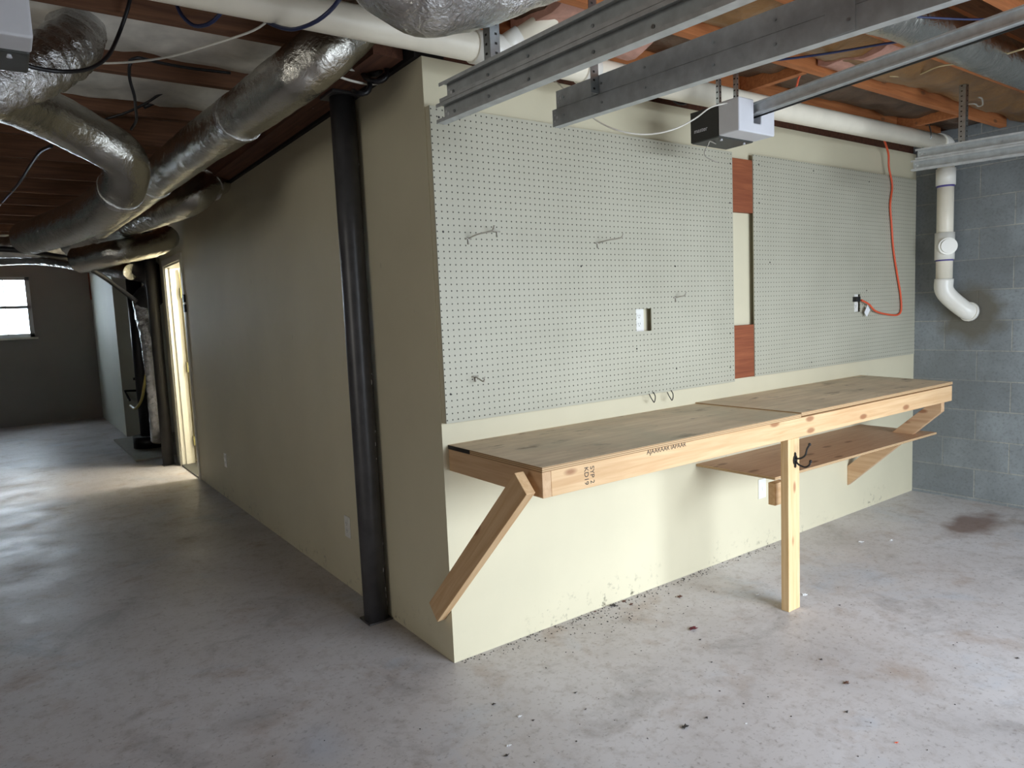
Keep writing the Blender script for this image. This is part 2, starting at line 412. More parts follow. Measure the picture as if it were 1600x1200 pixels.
# window: frame, sashes, sill, glass
w = empty('window_1', (WX0, YF, WZ0)); w['kind'] = 'structure'
bm = bmesh.new(); y0, y1 = YF+.01, YF+.07
for a, b in (((WX0, y0, WZ0), (WX0+.06, y1, WZ1)), ((WX1-.06, y0, WZ0), (WX1, y1, WZ1)), ((WX0, y0, WZ1-.05), (WX1, y1, WZ1)), ((WX0, y0, WZ0), (WX1, y1, WZ0+.06)),
             ((WX0, y0, (WZ0+WZ1)/2-.02), (WX1, y1, (WZ0+WZ1)/2+.025))): box(bm, a, b)
keep(link('window_frame', bm, 'vinyl'), w)
bm = bmesh.new()
for i in (1, 2): box(bm, (WX0+(WX1-WX0)*i/3-.006, y0+.02, WZ0), (WX0+(WX1-WX0)*i/3+.006, y0+.035, WZ1))
keep(link('muntins', bm, 'vinyl'), w)
keep(B('window_pane', (WX0+.05, y0+.04, WZ0+.05), (WX1-.05, y0+.046, WZ1-.04), 'glass'), w)
keep(B('window_sill', (WX0-.04, YF-.03, WZ0-.03), (WX1+.04, YF+.06, WZ0), 'trim'), w)
# doorway: casing, jamb, door slab swung into the room, hinges
d = empty('door_1', (0, DY1, 0)); d['kind'] = 'structure'
bm = bmesh.new()
for a, b in (((-.014, DY0-.06, 0), (0, DY0, DH+.06)), ((-.014, DY1, 0), (0, DY1+.06, DH+.06)), ((-.014, DY0, DH), (0, DY1, DH+.06))): box(bm, a, b)
keep(link('door_casing', bm, 'trim'), d)
bm = bmesh.new()
for a, b in (((0, DY0, 0), (.125, DY0+.018, DH)), ((0, DY1-.018, 0), (.125, DY1, DH)), ((0, DY0, DH-.018), (.125, DY1, DH)),
             ((.04, DY1-.03, 0), (.08, DY1-.018, DH-.018)), ((.04, DY0+.018, 0), (.08, DY0+.03, DH-.018))): box(bm, a, b)
keep(link('door_jamb', bm, 'trim'), d)
keep(B('threshold', (-.01, DY0+.018, 0), (.13, DY1-.018, .014), 'dark'), d)
slab = keep(B('door_slab', (.135, DY1-.06, .02), (.90, DY1-.025, DH-.03), 'door', bev=.002), d)
for z in (.25, 1.02, 1.78):
    h = B('hinge', (.118, DY1-.058, z-.05), (.136, DY1-.019, z+.05), 'brass'); h.parent = slab
for x in (.28, .56):
    for z0, z1 in ((.25, .85), (1.05, 1.85)):
        h = B('door_panel', (x-.0, DY1-.066, z0), (x+.2, DY1-.059, z1), 'door', bev=.003); h.parent = slab
# warm lamp inside that room
pl = bpy.data.lights.new('inner_room_lamp', 'POINT'); pl.energy = 150; pl.color = (1, .93, .80); pl.shadow_soft_size = .12
po = bpy.data.objects.new('inner_room_lamp', pl); COL.objects.link(po); po.location = (1.0, 4.6, 2.1)
cl = empty('ceiling_lamp', (1.0, 4.6, 2.41)); tag(cl, 'small ceiling lamp lighting the inner room behind the open door', 'lamp')
keep(B('canopy', (.94, 4.54, 2.37), (1.06, 4.66, 2.41), 'trim', bev=.01), cl)

# girder above the left face of the boxed room
g = B('support_beam', (-.15, .1, H+.012), (-.025, 6.2, ZS-.002), 'girder'); tag(g, 'dark wooden support beam running along the top of the side wall', 'beam')
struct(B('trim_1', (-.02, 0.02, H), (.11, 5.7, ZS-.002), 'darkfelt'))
struct(B('trim_2', (.11, .02, H), (L, .09, ZS-.002), 'girder'))

# joists
def joist(name, x0, x1, y, z0, mat, label, group):
    bm = bmesh.new(); box(bm, (x0, y-.019, z0), (x1, y+.019, ZS-.001)); o = link(name, bm, mat); tag(o, label, 'joist', group)
y = -3.3
ORD = ['first','second','third','fourth','fifth','sixth','seventh','eighth','ninth','tenth','eleventh','twelfth','thirteenth','fourteenth','fifteenth','sixteenth','seventeenth','eighteenth','nineteenth','twentieth']
ys_left = [.30+.61*k for k in range(-2, 17)]
nb = 0
for y in ys_left:
    if y < -.2: lab = '%s reddish floor joist on the camera side of the white drain pipe' % ('farther' if y < -.5 else 'nearer')
    else: lab = 'reddish-brown floor joist over the ducts and hall, %s one back from the white pipe' % ORD[nb]; nb += 1
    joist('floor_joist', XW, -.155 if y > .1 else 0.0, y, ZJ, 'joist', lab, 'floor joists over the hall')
ys_right = [-.14-.39*k for k in range(0, 8)]
for k, y in enumerate(ys_right[:7]):
    joist('floor_joist', 0.02, L-.005, y, ZJ, 'joist_r', 'orange-brown floor joist over the garage rails, %s one out from the cream wall' % ORD[k], 'floor joists over the garage rails')

for xa in (1.72, 3.32):
    tag(B('blocking', (xa, -.50, ZJ+.002), (xa+.038, -.162, ZS-.06), 'joist_r'), 'short orange-brown blocking between joists above the white pipe, %s one' % ('left' if xa < 2 else 'right'), 'blocking')
# insulation batts
def batt(x0, x1, y0, y1, z, sag, mat, label, group=None, seed=0, th=.05):
    bm = bmesh.new(); nx = max(8, int((x1-x0)/.06)); ny = 8; top = []; bot = []
    for i in range(nx+1):
        rt = []; rb = []
        for j in range(ny+1):
            x = x0+(x1-x0)*i/nx; y = y0+(y1-y0)*j/ny; e = math.sin(PI*j/ny)**.45
            q = noise.noise(Vector((x*1.6+seed*9, y*3, seed)))*.5+.5; q2 = noise.noise(Vector((x*7+seed, y*9, seed*2)))
            zz = z - sag*e*(.25+q*1.0) + q2*.03*e + abs(noise.noise(Vector((x*3.1, y*5+seed, seed*3))))*.03*e
            rt.append(bm.verts.new((x, y, min(zz+th, ZS-.004)))); rb.append(bm.verts.new((x, y, zz)))
        top.append(rt); bot.append(rb)
    for i in range(nx):
        for j in range(ny):
            f = bm.faces.new((bot[i][j], bot[i][j+1], bot[i+1][j+1], bot[i+1][j])); f.smooth = True
            bm.faces.new((top[i][j], top[i+1][j], top[i+1][j+1], top[i][j+1]))
    for i in range(nx):
        bm.faces.new((bot[i][0], bot[i+1][0], top[i+1][0], top[i][0])); bm.faces.new((bot[i][ny], top[i][ny], top[i+1][ny], bot[i+1][ny]))
    for j in range(ny):
        bm.faces.new((bot[0][j], top[0][j], top[0][j+1], bot[0][j+1])); bm.faces.new((bot[nx][j], bot[nx][j+1], top[nx][j+1], top[nx][j]))
    fixn(bm); o = link('insulation_batt', bm, mat); tag(o, label, 'insulation', group)
for k in range(6):
    ya, yb = ys_right[k+1]+.022, ys_right[k]-.022
    if k == 2: continue
    lab = {0: 'dark brown paper-faced insulation in the bay just above the white drain pipe', 1: 'golden brown paper-faced insulation sagging above the opener rail'}.get(k, 'paper-faced insulation in the %s joist bay out from the cream wall' % ORD[k])
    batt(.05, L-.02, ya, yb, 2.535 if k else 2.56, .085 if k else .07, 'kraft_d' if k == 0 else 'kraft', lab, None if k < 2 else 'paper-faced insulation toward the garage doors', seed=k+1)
batt(.30, .8, ys_right[1]+.03, ys_right[0]-.03, 2.51, .07, 'pink', 'pinkish fibreglass tuft showing between joists above the first rail', seed=21)
batt(1.75, 2.0, ys_right[2]+.03, ys_right[1]-.03, 2.49, .05, 'pink', 'pinkish torn fibreglass hanging above the opener rail', seed=22)
for k in range(1, 18):
    ya, yb = ys_left[k]+.022, ys_left[k+1]-.022
    if k == 1: lab, mt, z, sg, xa, gr = 'kraft-faced insulation strip beside the white pipe at upper left', 'kraft_d', 2.55, .03, -3.0, None
    elif k == 2: lab, mt, z, sg, xa, gr = 'white-faced insulation strip nearest the camera on the left', 'white_ins', 2.57, .09, -3.0, None
    elif k == 3: lab, mt, z, sg, xa, gr = 'white fluffy insulation strip between the two silver ducts', 'white_ins', 2.56, .09, -3.0, None
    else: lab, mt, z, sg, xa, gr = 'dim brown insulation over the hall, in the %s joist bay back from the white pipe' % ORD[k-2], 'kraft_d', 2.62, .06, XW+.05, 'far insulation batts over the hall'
    batt(xa, -.18, ya, yb, z, sg, mt, lab, gr, seed=30+k)

# ================================================================== STEEL POLES
def pole(x, y, label, ztop, mt='black'):
    r = empty('support_pole', (x, y, 0)); tag(r, label, 'pole')
    bm = bmesh.new(); sweep(bm, [Vector((x, y, z)) for z in (.006, .6, 1.2, 1.8, ztop-.01)], .056, 32); fixn(bm); keep(link('shaft', bm, mt), r)
    keep(B('base_plate', (x-.06, y-.058, 0), (x+.06, y+.058, .008), 'black', bev=.002), r)
    keep(B('cap_plate', (x-.075, y-.075, ztop-.012), (x+.075, y+.075, ztop), 'black', bev=.002), r)
    return r
pq1 = at(591, 966, z=0)-Vector((.010, 0, 0)); p1 = pole(pq1.x, pq1.y, 'black round steel support pole standing close to the corner of the cream wall', H+.011)
for i in range(16):    # chipped paint flecks down the wall side of the pole
    a = -.75+random.uniform(-.25, .35); z = random.choice([random.uniform(.05, .5), random.uniform(.5, 2.2)]); hh = random.uniform(.003, .014)
    bm = bmesh.new(); c, s = math.cos(a), math.sin(a); q = Vector((pq1.x+.0563*c, pq1.y+.0563*s, z)); t = Vector((-s, c, 0))
    pts = [q+t*.0025*math.cos(k*PI/3)*random.uniform(.6, 1.3)+Vector((0, 0, hh*math.sin(k*PI/3)*random.uniform(.6, 1.2))) for k in range(6)]
    off = Vector((c, s, 0))*.0007
    A = [bm.verts.new(v) for v in pts]; Bv = [bm.verts.new(v+off) for v in pts]; bm.faces.new(A[::-1]); bm.faces.new(Bv)
    for k in range(6): bm.faces.new((A[k], A[(k+1) % 6], Bv[(k+1) % 6], Bv[k]))
    keep(link('paint_chip', bm, 'paper'), p1)
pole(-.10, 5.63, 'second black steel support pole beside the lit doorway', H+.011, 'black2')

# ================================================================== PEGBOARDS
def board_with_hole(x0, x1, z0, z1, hx0, hx1, hz0, hz1, name, label, ex=None):
    bm = bmesh.new(); ya, yb = -.034, -.0285
    lx = 0
    O = Vector((x0, 0, z0))
    for a, b in (((x0, z0), (hx0, z1)), ((hx1, z0), (x1, z1)), ((hx0, z0), (hx1, hz0)), ((hx0, hz1), (hx1, z1))):
        box(bm, (a[0]-x0, ya, a[1]-z0), (b[0]-x0, yb, b[1]-z0))
    bmesh.ops.remove_doubles(bm, verts=bm.verts, dist=1e-5)
    o = link(name, bm, 'peg'); o.location = O; tag(o, label, 'pegboard'); return o
PZ0, PZ1 = 2.2211-48*IN, 2.2211
PX0, PX1 = .004-.0, .004+71.6*IN
h0 = at(992.7, 483, y=-.03); h1 = at(1017.5, 516.5, y=-.03)
pb1 = board_with_hole(PX0, PX1, PZ0, PZ1, h0.x, h1.x, h1.z, h0.z, 'pegboard', 'left pegboard with wire hooks and a cut-out around an outlet')
RX0 = at(1177, 400, y=-.03).x; RX1 = 3.862
g0 = at(1334, 460, y=-.03); g1 = at(1343.5, 487, y=-.03)
pb2 = board_with_hole(RX0, RX1, PZ0+.012, PZ1+.004, g0.x, g1.x, g1.z, g0.z, 'pegboard', 'right pegboard with the orange extension cord hanging over it')
# furring boards behind
for nm, za, zb, lab in (('mounting_board', at(1160, 249, y=-.022).z, at(1160, 332, y=-.022).z, 'upper red-brown mounting board showing between the two pegboards'),
                        ('mounting_board', at(1160, 508, y=-.022).z, at(1160, 590, y=-.022).z, 'lower red-brown mounting board showing between the two pegboards')):
    tag(B(nm, (.036, -.028, zb), (3.84, -.0005, za), 'red', bev=.001), lab, 'board')
keep(B('spacer_strip', (.004, -.0283, PZ0), (.034, -.0003, PZ1), 'cream'), pb1)
def screw(px, py, parent, r=.0045):
    p = at(px, py, y=-.034); bm = bmesh.new()
    bmesh.ops.create_cone(bm, cap_ends=True, segments=12, radius1=r, radius2=r*.7, depth=.002, matrix=Matrix.Translation((p.x, -.035, p.z)) @ Matrix.Rotation(PI/2, 4, 'X'))
    keep(link('screw', bm, 'ink'), parent)
for px, py in ((685.7, 183), (692.5, 362), (704, 616), (1141, 255.5), (1140.5, 317), (1141, 521), (1141, 574), (1055, 416), (1057, 576), (995, 545), (908, 416)): screw(px, py, pb1)
for px, py in ((1185.5, 257), (1186, 317), (1271, 267), (1358, 284), (1354, 454), (1203, 410), (1268, 566)): screw(px, py, pb2)

# outlets / plates
def plate(name, c, w, h, n, label, duplex=True, proud=.006):
    """c centre, n outward normal ('-y' or '-x')"""
    r = empty(name, c); tag(r, label, 'outlet')
    def bb(nm, u0, u1, z0, z1, d0, d1, mat, bev=0):
        if n == '-y': o = B(nm, (c[0]+u0, c[1]-d1, c[2]+z0), (c[0]+u1, c[1]-d0, c[2]+z1), mat, bev=bev)
        else: o = B(nm, (c[0]-d1, c[1]+u0, c[2]+z0), (c[0]-d0, c[1]+u1, c[2]+z1), mat, bev=bev)
        return keep(o, r)
    bb('cover_plate', -w/2, w/2, -h/2, h/2, 0, proud, 'outlet', .0018)
    if duplex:
        for s in (-1, 1):
            sk = bb('socket', -.016, .016, s*.0195-.014, s*.0195+.014, proud-.001, proud+.002, 'outlet', .001)
            for u in (-.0065, .0065): sub2(bb('slot', u-.001, u+.001, s*.0195-.002, s*.0195+.007, proud+.001, proud+.0023, 'slot'), sk)
            sub2(bb('slot', -.002, .002, s*.0195-.010, s*.0195-.006, proud+.001, proud+.0023, 'slot'), sk)
    else: bb('toggle', -.005, .005, -.012, .012, proud-.001, proud+.004, 'outlet', .001)
    return r
q = at(1001, 500, y=-.008); q = Vector((h0.x+.036, 0, (h0.z+h1.z)/2))
plate('wall_outlet', (q.x+.004, 0, q.z), .07, .114, '-y', 'white duplex outlet in the left pegboard cut-out', proud=.012)
plate('wall_outlet', ((g0.x+g1.x)/2, 0, (g0.z+g1.z)/2), .07, .114, '-y', 'outlet in the right pegboard with the orange cord plugged in', proud=.02)
q = at(1190, 763, y=0); plate('wall_outlet', (q.x, 0, q.z), .07, .114, '-y', 'white outlet low on the wall under the workbench', duplex=False)
q = at(544, 823, x=0); plate('wall_outlet', (0, q.y, q.z), .07, .114, '-x', 'white outlet low on the side wall just left of the black pole')
q = at(353, 719, x=0); plate('wall_outlet', (0, q.y, q.z), .07, .114, '-x', 'white outlet low on the side wall farther back near the doorway')
q = at(290, 474, x=0)
sw = empty('light_switch', (0, q.y, q.z)); tag(sw, 'pair of black switches beside the doorway casing', 'switch')
for dz in (.045, -.045): keep(B('rocker', (-.02, q.y-.03, q.z+dz-.035), (0, q.y+.03, q.z+dz+.035), 'blackp', bev=.003), sw)

# peg hooks
def ring_path(pts): return pts
def hook(px, py, L_, up, label, tipdx=0):
    p = at(px, py, y=-.034); x, z = p.x, p.z
    r = empty('peg_hook', (x, -.034, z)); tag(r, label, 'hook')
    keep(tube('prong', [(x, -.036, z), (x+tipdx*.3, -.036-L_*.5, z+up*.2), (x+tipdx, -.036-L_, z+up*.35), (x+tipdx*1.05, -.036-L_-.012, z+up*.35+.018)], .003, 'steel', seg=8, step=.01), r)
    keep(tube('back_wire', [(x-.006, -.037, z), (x, -.0375, z), (x, -.0375, z-.022)], .003, 'steel', seg=8, straight=True), r)
    keep(tube('cross_wire', [(x-.014, -.038, z), (x+.014, -.038, z)], .003, 'steel', seg=8, straight=True), r)
hook(731, 373, .10, .06, 'long straight wire hook at upper left of the left pegboard', .05)
hook(776, 362, .03, .0, 'short angled wire hook beside the upper left one', -.04)
hook(933, 380, .10, .04, 'long straight wire hook right of centre on the left pegboard', .05)
hook(1055, 465, .04, .02, 'short wire hook above and right of the outlet cut-out', .02)
hook(742, 588, .06, -.05, 'small dark hook low on the left pegboard', -.0)
def loop(px, py, label):
    p = at(px, py, y=-.036); x, z = p.x, p.z
    o = tube('wire_loop', [(x-.017, -.037, z+.016), (x-.014, -.045, z-.002), (x-.006, -.05, z-.018), (x+.002, -.05, z-.027), (x+.010, -.05, z-.014), (x+.016, -.045, z+.004), (x+.010, -.039, z+.022)], .0024, 'blackp', seg=8, step=.006)
    tag(o, label, 'hook')
loop(1018, 620, 'left one of two small black wire loops under the left pegboard edge')
loop(1046, 617, 'right one of two small black wire loops under the left pegboard edge')

# ================================================================== WORKBENCH
wb = empty('workbench', (1.53, -.3, 0)); tag(wb, 'long raw pine workbench with a stained plywood top fixed under the pegboards', 'workbench')
ZB = .911; TH = .017; X0, X1, XJ, D = .026, 3.072, 1.533, .609
zr1 = ZB-TH; zr0 = zr1-.089
def WB(*a, **k): return keep(B(*a, **k), wb)
def top(x0, x1, zt, x1r, label):
    bm = bmesh.new(); pts = [(x0, -D), (x1, -D), (x1r, 0), (x0, 0)]
    prism(bm, pts, zt-TH, zt, lambda u, v, d: (u, v, d)); fixn(bm)
    bm.faces.ensure_lookup_table()
    for f in bm.faces: f.material_index = 0 if abs(f.normal.z) > .5 else 1
    o = keep(link('tabletop', bm, None, mats=['ply', 'ply_edge']), wb); return o
XR = at(1338, 580, z=ZB).x
top(X0, XJ-.002, ZB, XJ-.002, '')
top(XJ, X1+.002, ZB+.006, 3.20, '')
WB('front_rail', (X0+.038, -D+.001, zr0), (X1, -D+.039, zr1-.0005), 'pineX', bev=.002)
WB('side_rail', (X0, -D+.001, zr0), (X0+.0375, -.0, zr1-.0005), 'pineY', bev=.002)
WB('side_rail', (X1-.04, -D+.04, zr0), (X1-.002, -.0, zr1-.0005), 'pineY', bev=.002)
WB('back_rail', (X0+.038, -.038, zr0), (X1-.04, 0, zr1-.0005), 'pineX', bev=.002)
WB('joist_block', (XJ-.02, -D+.04, zr0), (XJ+.018, -.038, zr1-.0005), 'pineY', bev=.002)
WB('leg', (1.428, -D, 0), (1.516, -D+.039, zr0), 'pineZ', bev=.002)
q0 = at(1211, 748, y=-.5); WB('support_block', (1.49, -.50, .468), (1.578, -.462, .575), 'pineX', bev=.002)
# dark stain on the left end of the plywood edge
WB('dark_stain', (X0-.0012, -.16, zr1), (X0, -.0, ZB-.001), 'ink')
def beam_between(name, P, Q, wide, thick, xdir, mat, ends=(0, 0)):
    """2x4 from P to Q, thickness along world x, wide face perpendicular"""
    P, Q = Vector(P), Vector(Q); Ln = (Q-P).length
    bm = bmesh.new(); box(bm, (0, -wide/2, -thick/2), (Ln, wide/2, thick/2)); bevel(bm, .002, 2)
    X = (Q-P).normalized(); Z = Vector((1, 0, 0)); Y = Z.cross(X).normalized(); Z = X.cross(Y)
    m = Matrix((X, Y, Z)).transposed().to_4x4(); m.translation = P
    o = link(name, bm, mat); keep(o, wb); o.matrix_basis = Matrix.Identity(4)
    o.matrix_parent_inverse = Matrix.Translation(-wb.location); o.matrix_basis = m
    return o
beam_between('brace', (-.001-.019, .088, .200), (-.001-.019, -.572, .862), .089, .038, 1, 'pineX')
# right brace, ends cut against wall and rail
bm = bmesh.new()
prism(bm, [(0, .215), (0, .325), (-D+.045, .805), (-D+.045, .89), (-D+.16, .89), (-.50, .80), (-.02, .215)][:0] or [(-.001, .20), (-.001, .33), (-.52, .80), (-.568, .80), (-.568, .74)], 3.034, 3.072, lambda u, v, d: (d, u, v)); fixn(bm); bevel(bm, .0015, 1)
o = link('brace', bm, 'pineY'); keep(o, wb)
# lower shelf
bm = bmesh.new(); prism(bm, [(1.545, -.462), (3.19, -.478), (3.19, -.001), (1.53, -.001)], .576, .588, lambda u, v, d: (u, v, d)); fixn(bm)
bm.faces.ensure_lookup_table()
for f in bm.faces: f.material_index = 0 if abs(f.normal.z) > .5 else 1
o = keep(link('shelf', bm, None, mats=['lauan', 'ply_edge']), wb); o['label'] = 'thin reddish plywood lower shelf'
# printing on lumber
text_obj('lumber_stamp', 'SYP 2\nKD19', .027, 'ink', (at(921, 745, y=-D).x, -D+.0006, (zr0+zr1)/2), (0, 0, -1), (1, 0, 0), wb)
text_obj('edge_print', 'AJAARAAR IAPAAR', .026, 'ink', (at(1042, 699, y=-D).x, -D+.0006, zr1-.008), (1, 0, 0), (0, 0, 1), wb)
# coat hook on the leg
hp = Vector((1.478, -D, at(1244, 718, y=-D).z)); ch = empty('coat_hook', hp); tag(ch, 'black double coat hook screwed to the workbench leg', 'hook')
bm = bmesh.new(); ol = [(0, .036), (.006, .030), (.005, .022), (.012, .014), (.015, 0), (.012, -.014), (.005, -.022), (.006, -.030), (0, -.036)]
ol = ol + [(-a, b) for a, b in ol[-2:0:-1]]
prism(bm, ol, 0, .005, lambda u, v, d: (hp.x+u, -D-d, hp.z+v)); fixn(bm); keep(link('back_plate', bm, 'blackp'), ch)
up_ = keep(tube('upper_prong', [hp+Vector(v) for v in ((0, -.004, .008), (.004, -.025, .010), (.01, -.045, .026), (.014, -.052, .055), (.016, -.062, .075))], .0042, 'blackp', step=.006), ch)
lo_ = keep(tube('lower_prong', [hp+Vector(v) for v in ((0, -.004, -.006), (.004, -.022, -.022), (.010, -.045, -.028), (.014, -.062, -.018), (.015, -.068, -.002))], .0042, 'blackp', step=.006), ch)
for n_, v in ((up_, (.0162, -.063, .077)), (lo_, (.015, -.0685, .001))):
    bm = bmesh.new(); bmesh.ops.create_icosphere(bm, subdivisions=3, radius=.0068, matrix=Matrix.Translation(hp+Vector(v))); sub(link('ball_tip', bm, 'blackp', smooth=True), n_)

# ================================================================== GARAGE DOOR TRACKS
def ctrack(x, y0, y1, zfun, side, hgt=.055, dep=.030):
    """C channel, web at x, lips open toward side (+1/-1)"""
    bm = bmesh.new(); t = .0018
    prof = [(0, 0), (dep, 0), (dep, .010), (dep-t, .010), (dep-t, t), (t, t), (t, hgt-t), (dep-t, hgt-t), (dep-t, hgt-.010), (dep, hgt-.010), (dep, hgt), (0, hgt)]
    n = 2; rings = []
    for yy in (y0, y1):
        rings.append([bm.verts.new((x+side*u, yy, zfun(yy)+v)) for u, v in prof])
    a, b = rings
    for i in range(len(prof)): bm.faces.new((a[i], b[i], b[(i+1) % len(prof)], a[(i+1) % len(prof)]))
    bm.faces.new(a); bm.faces.new(b[::-1]); fixn(bm); return bm
def angle(bm, x, y, z0, z1, sx=1, sy=1, w=.032, t=.0022):
    """perforated angle iron, standing"""
    prism(bm, [(0, 0), (w*sx, 0), (w*sx, t*sy), (t*sx, t*sy), (t*sx, w*sy), (0, w*sy)], z0, z1, lambda u, v, d: (x+u, y+v, d)); fixn(bm)
def holes(parent, x, y, z0, z1, sx=1, sy=1, w=.032, step=.025):
    bm = bmesh.new(); z = z0+.012
    while z < z1-.008:
        box(bm, (x+sx*w*.6-.004, y-.0006*sy, z-.003), (x+sx*w*.6+.004, y-.0001*sy, z+.003))
        box(bm, (x-.0006*sx, y+sy*w*.6-.004, z-.003), (x-.0001*sx, y+sy*w*.6+.004, z+.003)); z += step
    o = link('perforations', bm, 'slot'); o['kind'] = 'stuff'; return sub(o, parent)
TLT = .0375; YE = -.55; YB = -3.35
def rail_set(x, zb, side, label, hang, gap=.056, yoff=-.022, bolts=True):
    r = empty('door_track', (x, YE, zb)); tag(r, label, 'track')
    zf = lambda yy: zb + TLT*(yy-YE)
    lr = keep(link('lower_rail', ctrack(x, YE, YB, zf, side), 'galv'), r)
    ur = keep(link('upper_rail', ctrack(x, YE+yoff, YB, lambda yy: zf(yy)+gap, side), 'galv'), r)
    # joining plates on the web
    for yy in (YE-1.0, YE-2.0):
        keep(B('joining_plate', (x-side*.002, yy-.035, zf(yy)+.002), (x, yy+.035, zf(yy)+gap+.053), 'galv', bev=.0005), r)
    for yy, z1 in hang:
        bm = bmesh.new(); xx = x-side*.0025
        angle(bm, xx, yy, zf(yy)+gap+.0, z1, -side, 1); hg = keep(link('hanger', bm, 'galv_b'), r)
        holes(hg, xx, yy, zf(yy)+gap, z1, -side, 1)
    for k in range(9):
        yy = YE-.06-.20*k+.02*(k % 3)
        for zz, pr_ in ((zf(yy)+.028, lr), (zf(yy)+gap+.028, ur)):
            bm = bmesh.new()
            bmesh.ops.create_cone(bm, cap_ends=True, segments=10, radius1=.0045, radius2=.003, depth=.003, matrix=Matrix.Translation((x-side*.0025 if side > 0 else x-.0035, yy, zz)) @ Matrix.Rotation(PI/2, 4, 'Y'))
            sub(link('rivet', bm, 'galv_b'), pr_)
    # punched holes at the end
    for zo, yo, pr_ in ((0, 0, lr), (gap, yoff, ur)):
        for dy, dz, rr in ((-.012, .036, .003), (-.012, .016, .003), (-.024, .026, .0048)):
            bm = bmesh.new()
            bmesh.ops.create_cone(bm, cap_ends=True, segments=14, radius1=rr, radius2=rr, depth=.0008, matrix=Matrix.Translation((x+(-.0024 if side < 0 else -.0007), YE+yo+dy, zf(YE)+zo+dz)) @ Matrix.Rotation(PI/2, 4, 'Y'))
            sub(link('punched_hole', bm, 'paper'), pr_)
    return r
rail_set(-.243, 1.998, -1, 'galvanised double door track nearest the left, its end over the left pegboard corner', [(-.80, ZJ+.05), (-2.0, ZJ+.05)])
rail_set(.176, 2.0386, 1, 'galvanised double door track just right of the first, smooth side toward the camera', [(-.78, ZJ+.05), (-2.1, ZJ+.05)])
rail_set(2.693, 2.093, -1, 'galvanised double door track at far right by the block wall', [(-.80, ZJ+.1), (-2.1, ZJ+.05)])

# ================================================================== GARAGE DOOR OPENERS
def opener(cx, yf, zc, label, rail_pts=None, brand=True):
    r = empty('garage_door_opener', (cx, yf, zc)); tag(r, label, 'opener')
    w = .125; zb, zt = zc-.058, zc+.080
    # lamp cover with a notch for the rail
    bm = bmesh.new(); pts = [(-w, zb), (w, zb), (w, zt-.01), (.030, zt-.012), (.030, zb+.042), (-.022, zb+.042), (-.022, zt), (-w, zt)]
    prism(bm, pts, yf, yf+.105, lambda u, v, d: (cx+u, d, v)); fixn(bm); bevel(bm, .006, 3); lc = keep(link('lamp_cover', bm, 'diff'), r)
    bm = bmesh.new(); box(bm, (cx-w+.004, yf+.105, zb-.004), (cx+w-.004, yf+.255, zt-.006)); bevel(bm, .005, 2)
    mh = keep(link('motor_housing', bm, 'dark'), r)
    sp = B('side_panel', (cx-w+.0015, yf+.106, zb+.0), (cx-w+.0045, yf+.255, zt-.008), 'darkside'); sub(sp, mh)
    if brand:
        text_obj('lettering', 'master', .026, 'diff', (cx-w+.001, yf+.20, zc-.012), (0, -1, 0), (0, 0, 1), None).parent = mh
    for s in (-1, 1):
        bm = bmesh.new(); bmesh.ops.create_cone(bm, cap_ends=True, segments=12, radius1=.006, radius2=.004, depth=.008, matrix=Matrix.Translation((cx+s*.08, yf+.125, zb-.007)))
        sub(link('lens_screw', bm, 'diff'), lc)
    return r
OC = (1.305, -.55, 2.20)
op = opener(*OC, 'white and charcoal garage door opener hanging in front of the wall above the pegboards')
ra = at(1178, 180, x=OC[0]); rb = at(1600, 34, x=OC[0]); sl = (rb.z-ra.z)/(rb.y-ra.y)
def rail_prof():
    bm = bmesh.new(); prof = [(-.016, 0), (.016, 0), (.016, .006), (.006, .009), (.006, .040), (.018, .042), (.018, .048), (-.018, .048), (-.018, .042), (-.006, .040), (-.006, .009), (-.016, .006)]
    rs = []
    for yy in (OC[1]+.10, YD+.02):
        z = ra.z + sl*(yy-ra.y); rs.append([bm.verts.new((OC[0]+.003+u, yy, z+v)) for u, v in prof])
    a, b = rs; n = len(prof)
    for i in range(n): bm.faces.new((a[i], b[i], b[(i+1) % n], a[(i+1) % n]))
    bm.faces.new(a); bm.faces.new(b[::-1]); fixn(bm); return bm
keep(link('drive_rail', rail_prof(), 'galv'), op)
keep(tube('drive_chain', [(OC[0]+.012, OC[1]+.05, ra.z-.008), (OC[0]+.012, YD+.1, ra.z-.008+sl*(YD+.1-ra.y))], .004, 'blackp', seg=6, straight=True), op)
for dx, yy in ((-.085, -.42), (.035, -.42)):
    bm = bmesh.new(); angle(bm, OC[0]+dx, yy, OC[2]+.05, ZJ+.04, 1, 1, w=.016); hs = keep(link('hanger_strap', bm, 'galv_b'), op); holes(hs, OC[0]+dx, yy, OC[2]+.05, ZJ+.04, 1, 1, w=.016)
bm = bmesh.new(); angle(bm, 0, 0, OC[0]-.10, OC[0]+.10, 1, 1, w=.025)
for v in bm.verts: v.co = Vector((v.co.z, -.42+v.co.y, OC[2]+.058+v.co.x))
fixn(bm); keep(link('mounting_bracket', bm, 'galv_b'), op)
# second opener, its corner in the top left
q = at(52, 58, y=-.45)
o2 = opener(q.x-.125, -.45, q.z+.055, 'second garage door opener, only its white corner showing at upper left', brand=False)
for dx in (-.085, .035):
    bm = bmesh.new(); angle(bm, q.x-.125+dx, -.32, q.z+.10, ZJ+.04, 1, 1, w=.025); keep(link('hanger_strap', bm, 'galv_b'), o2)

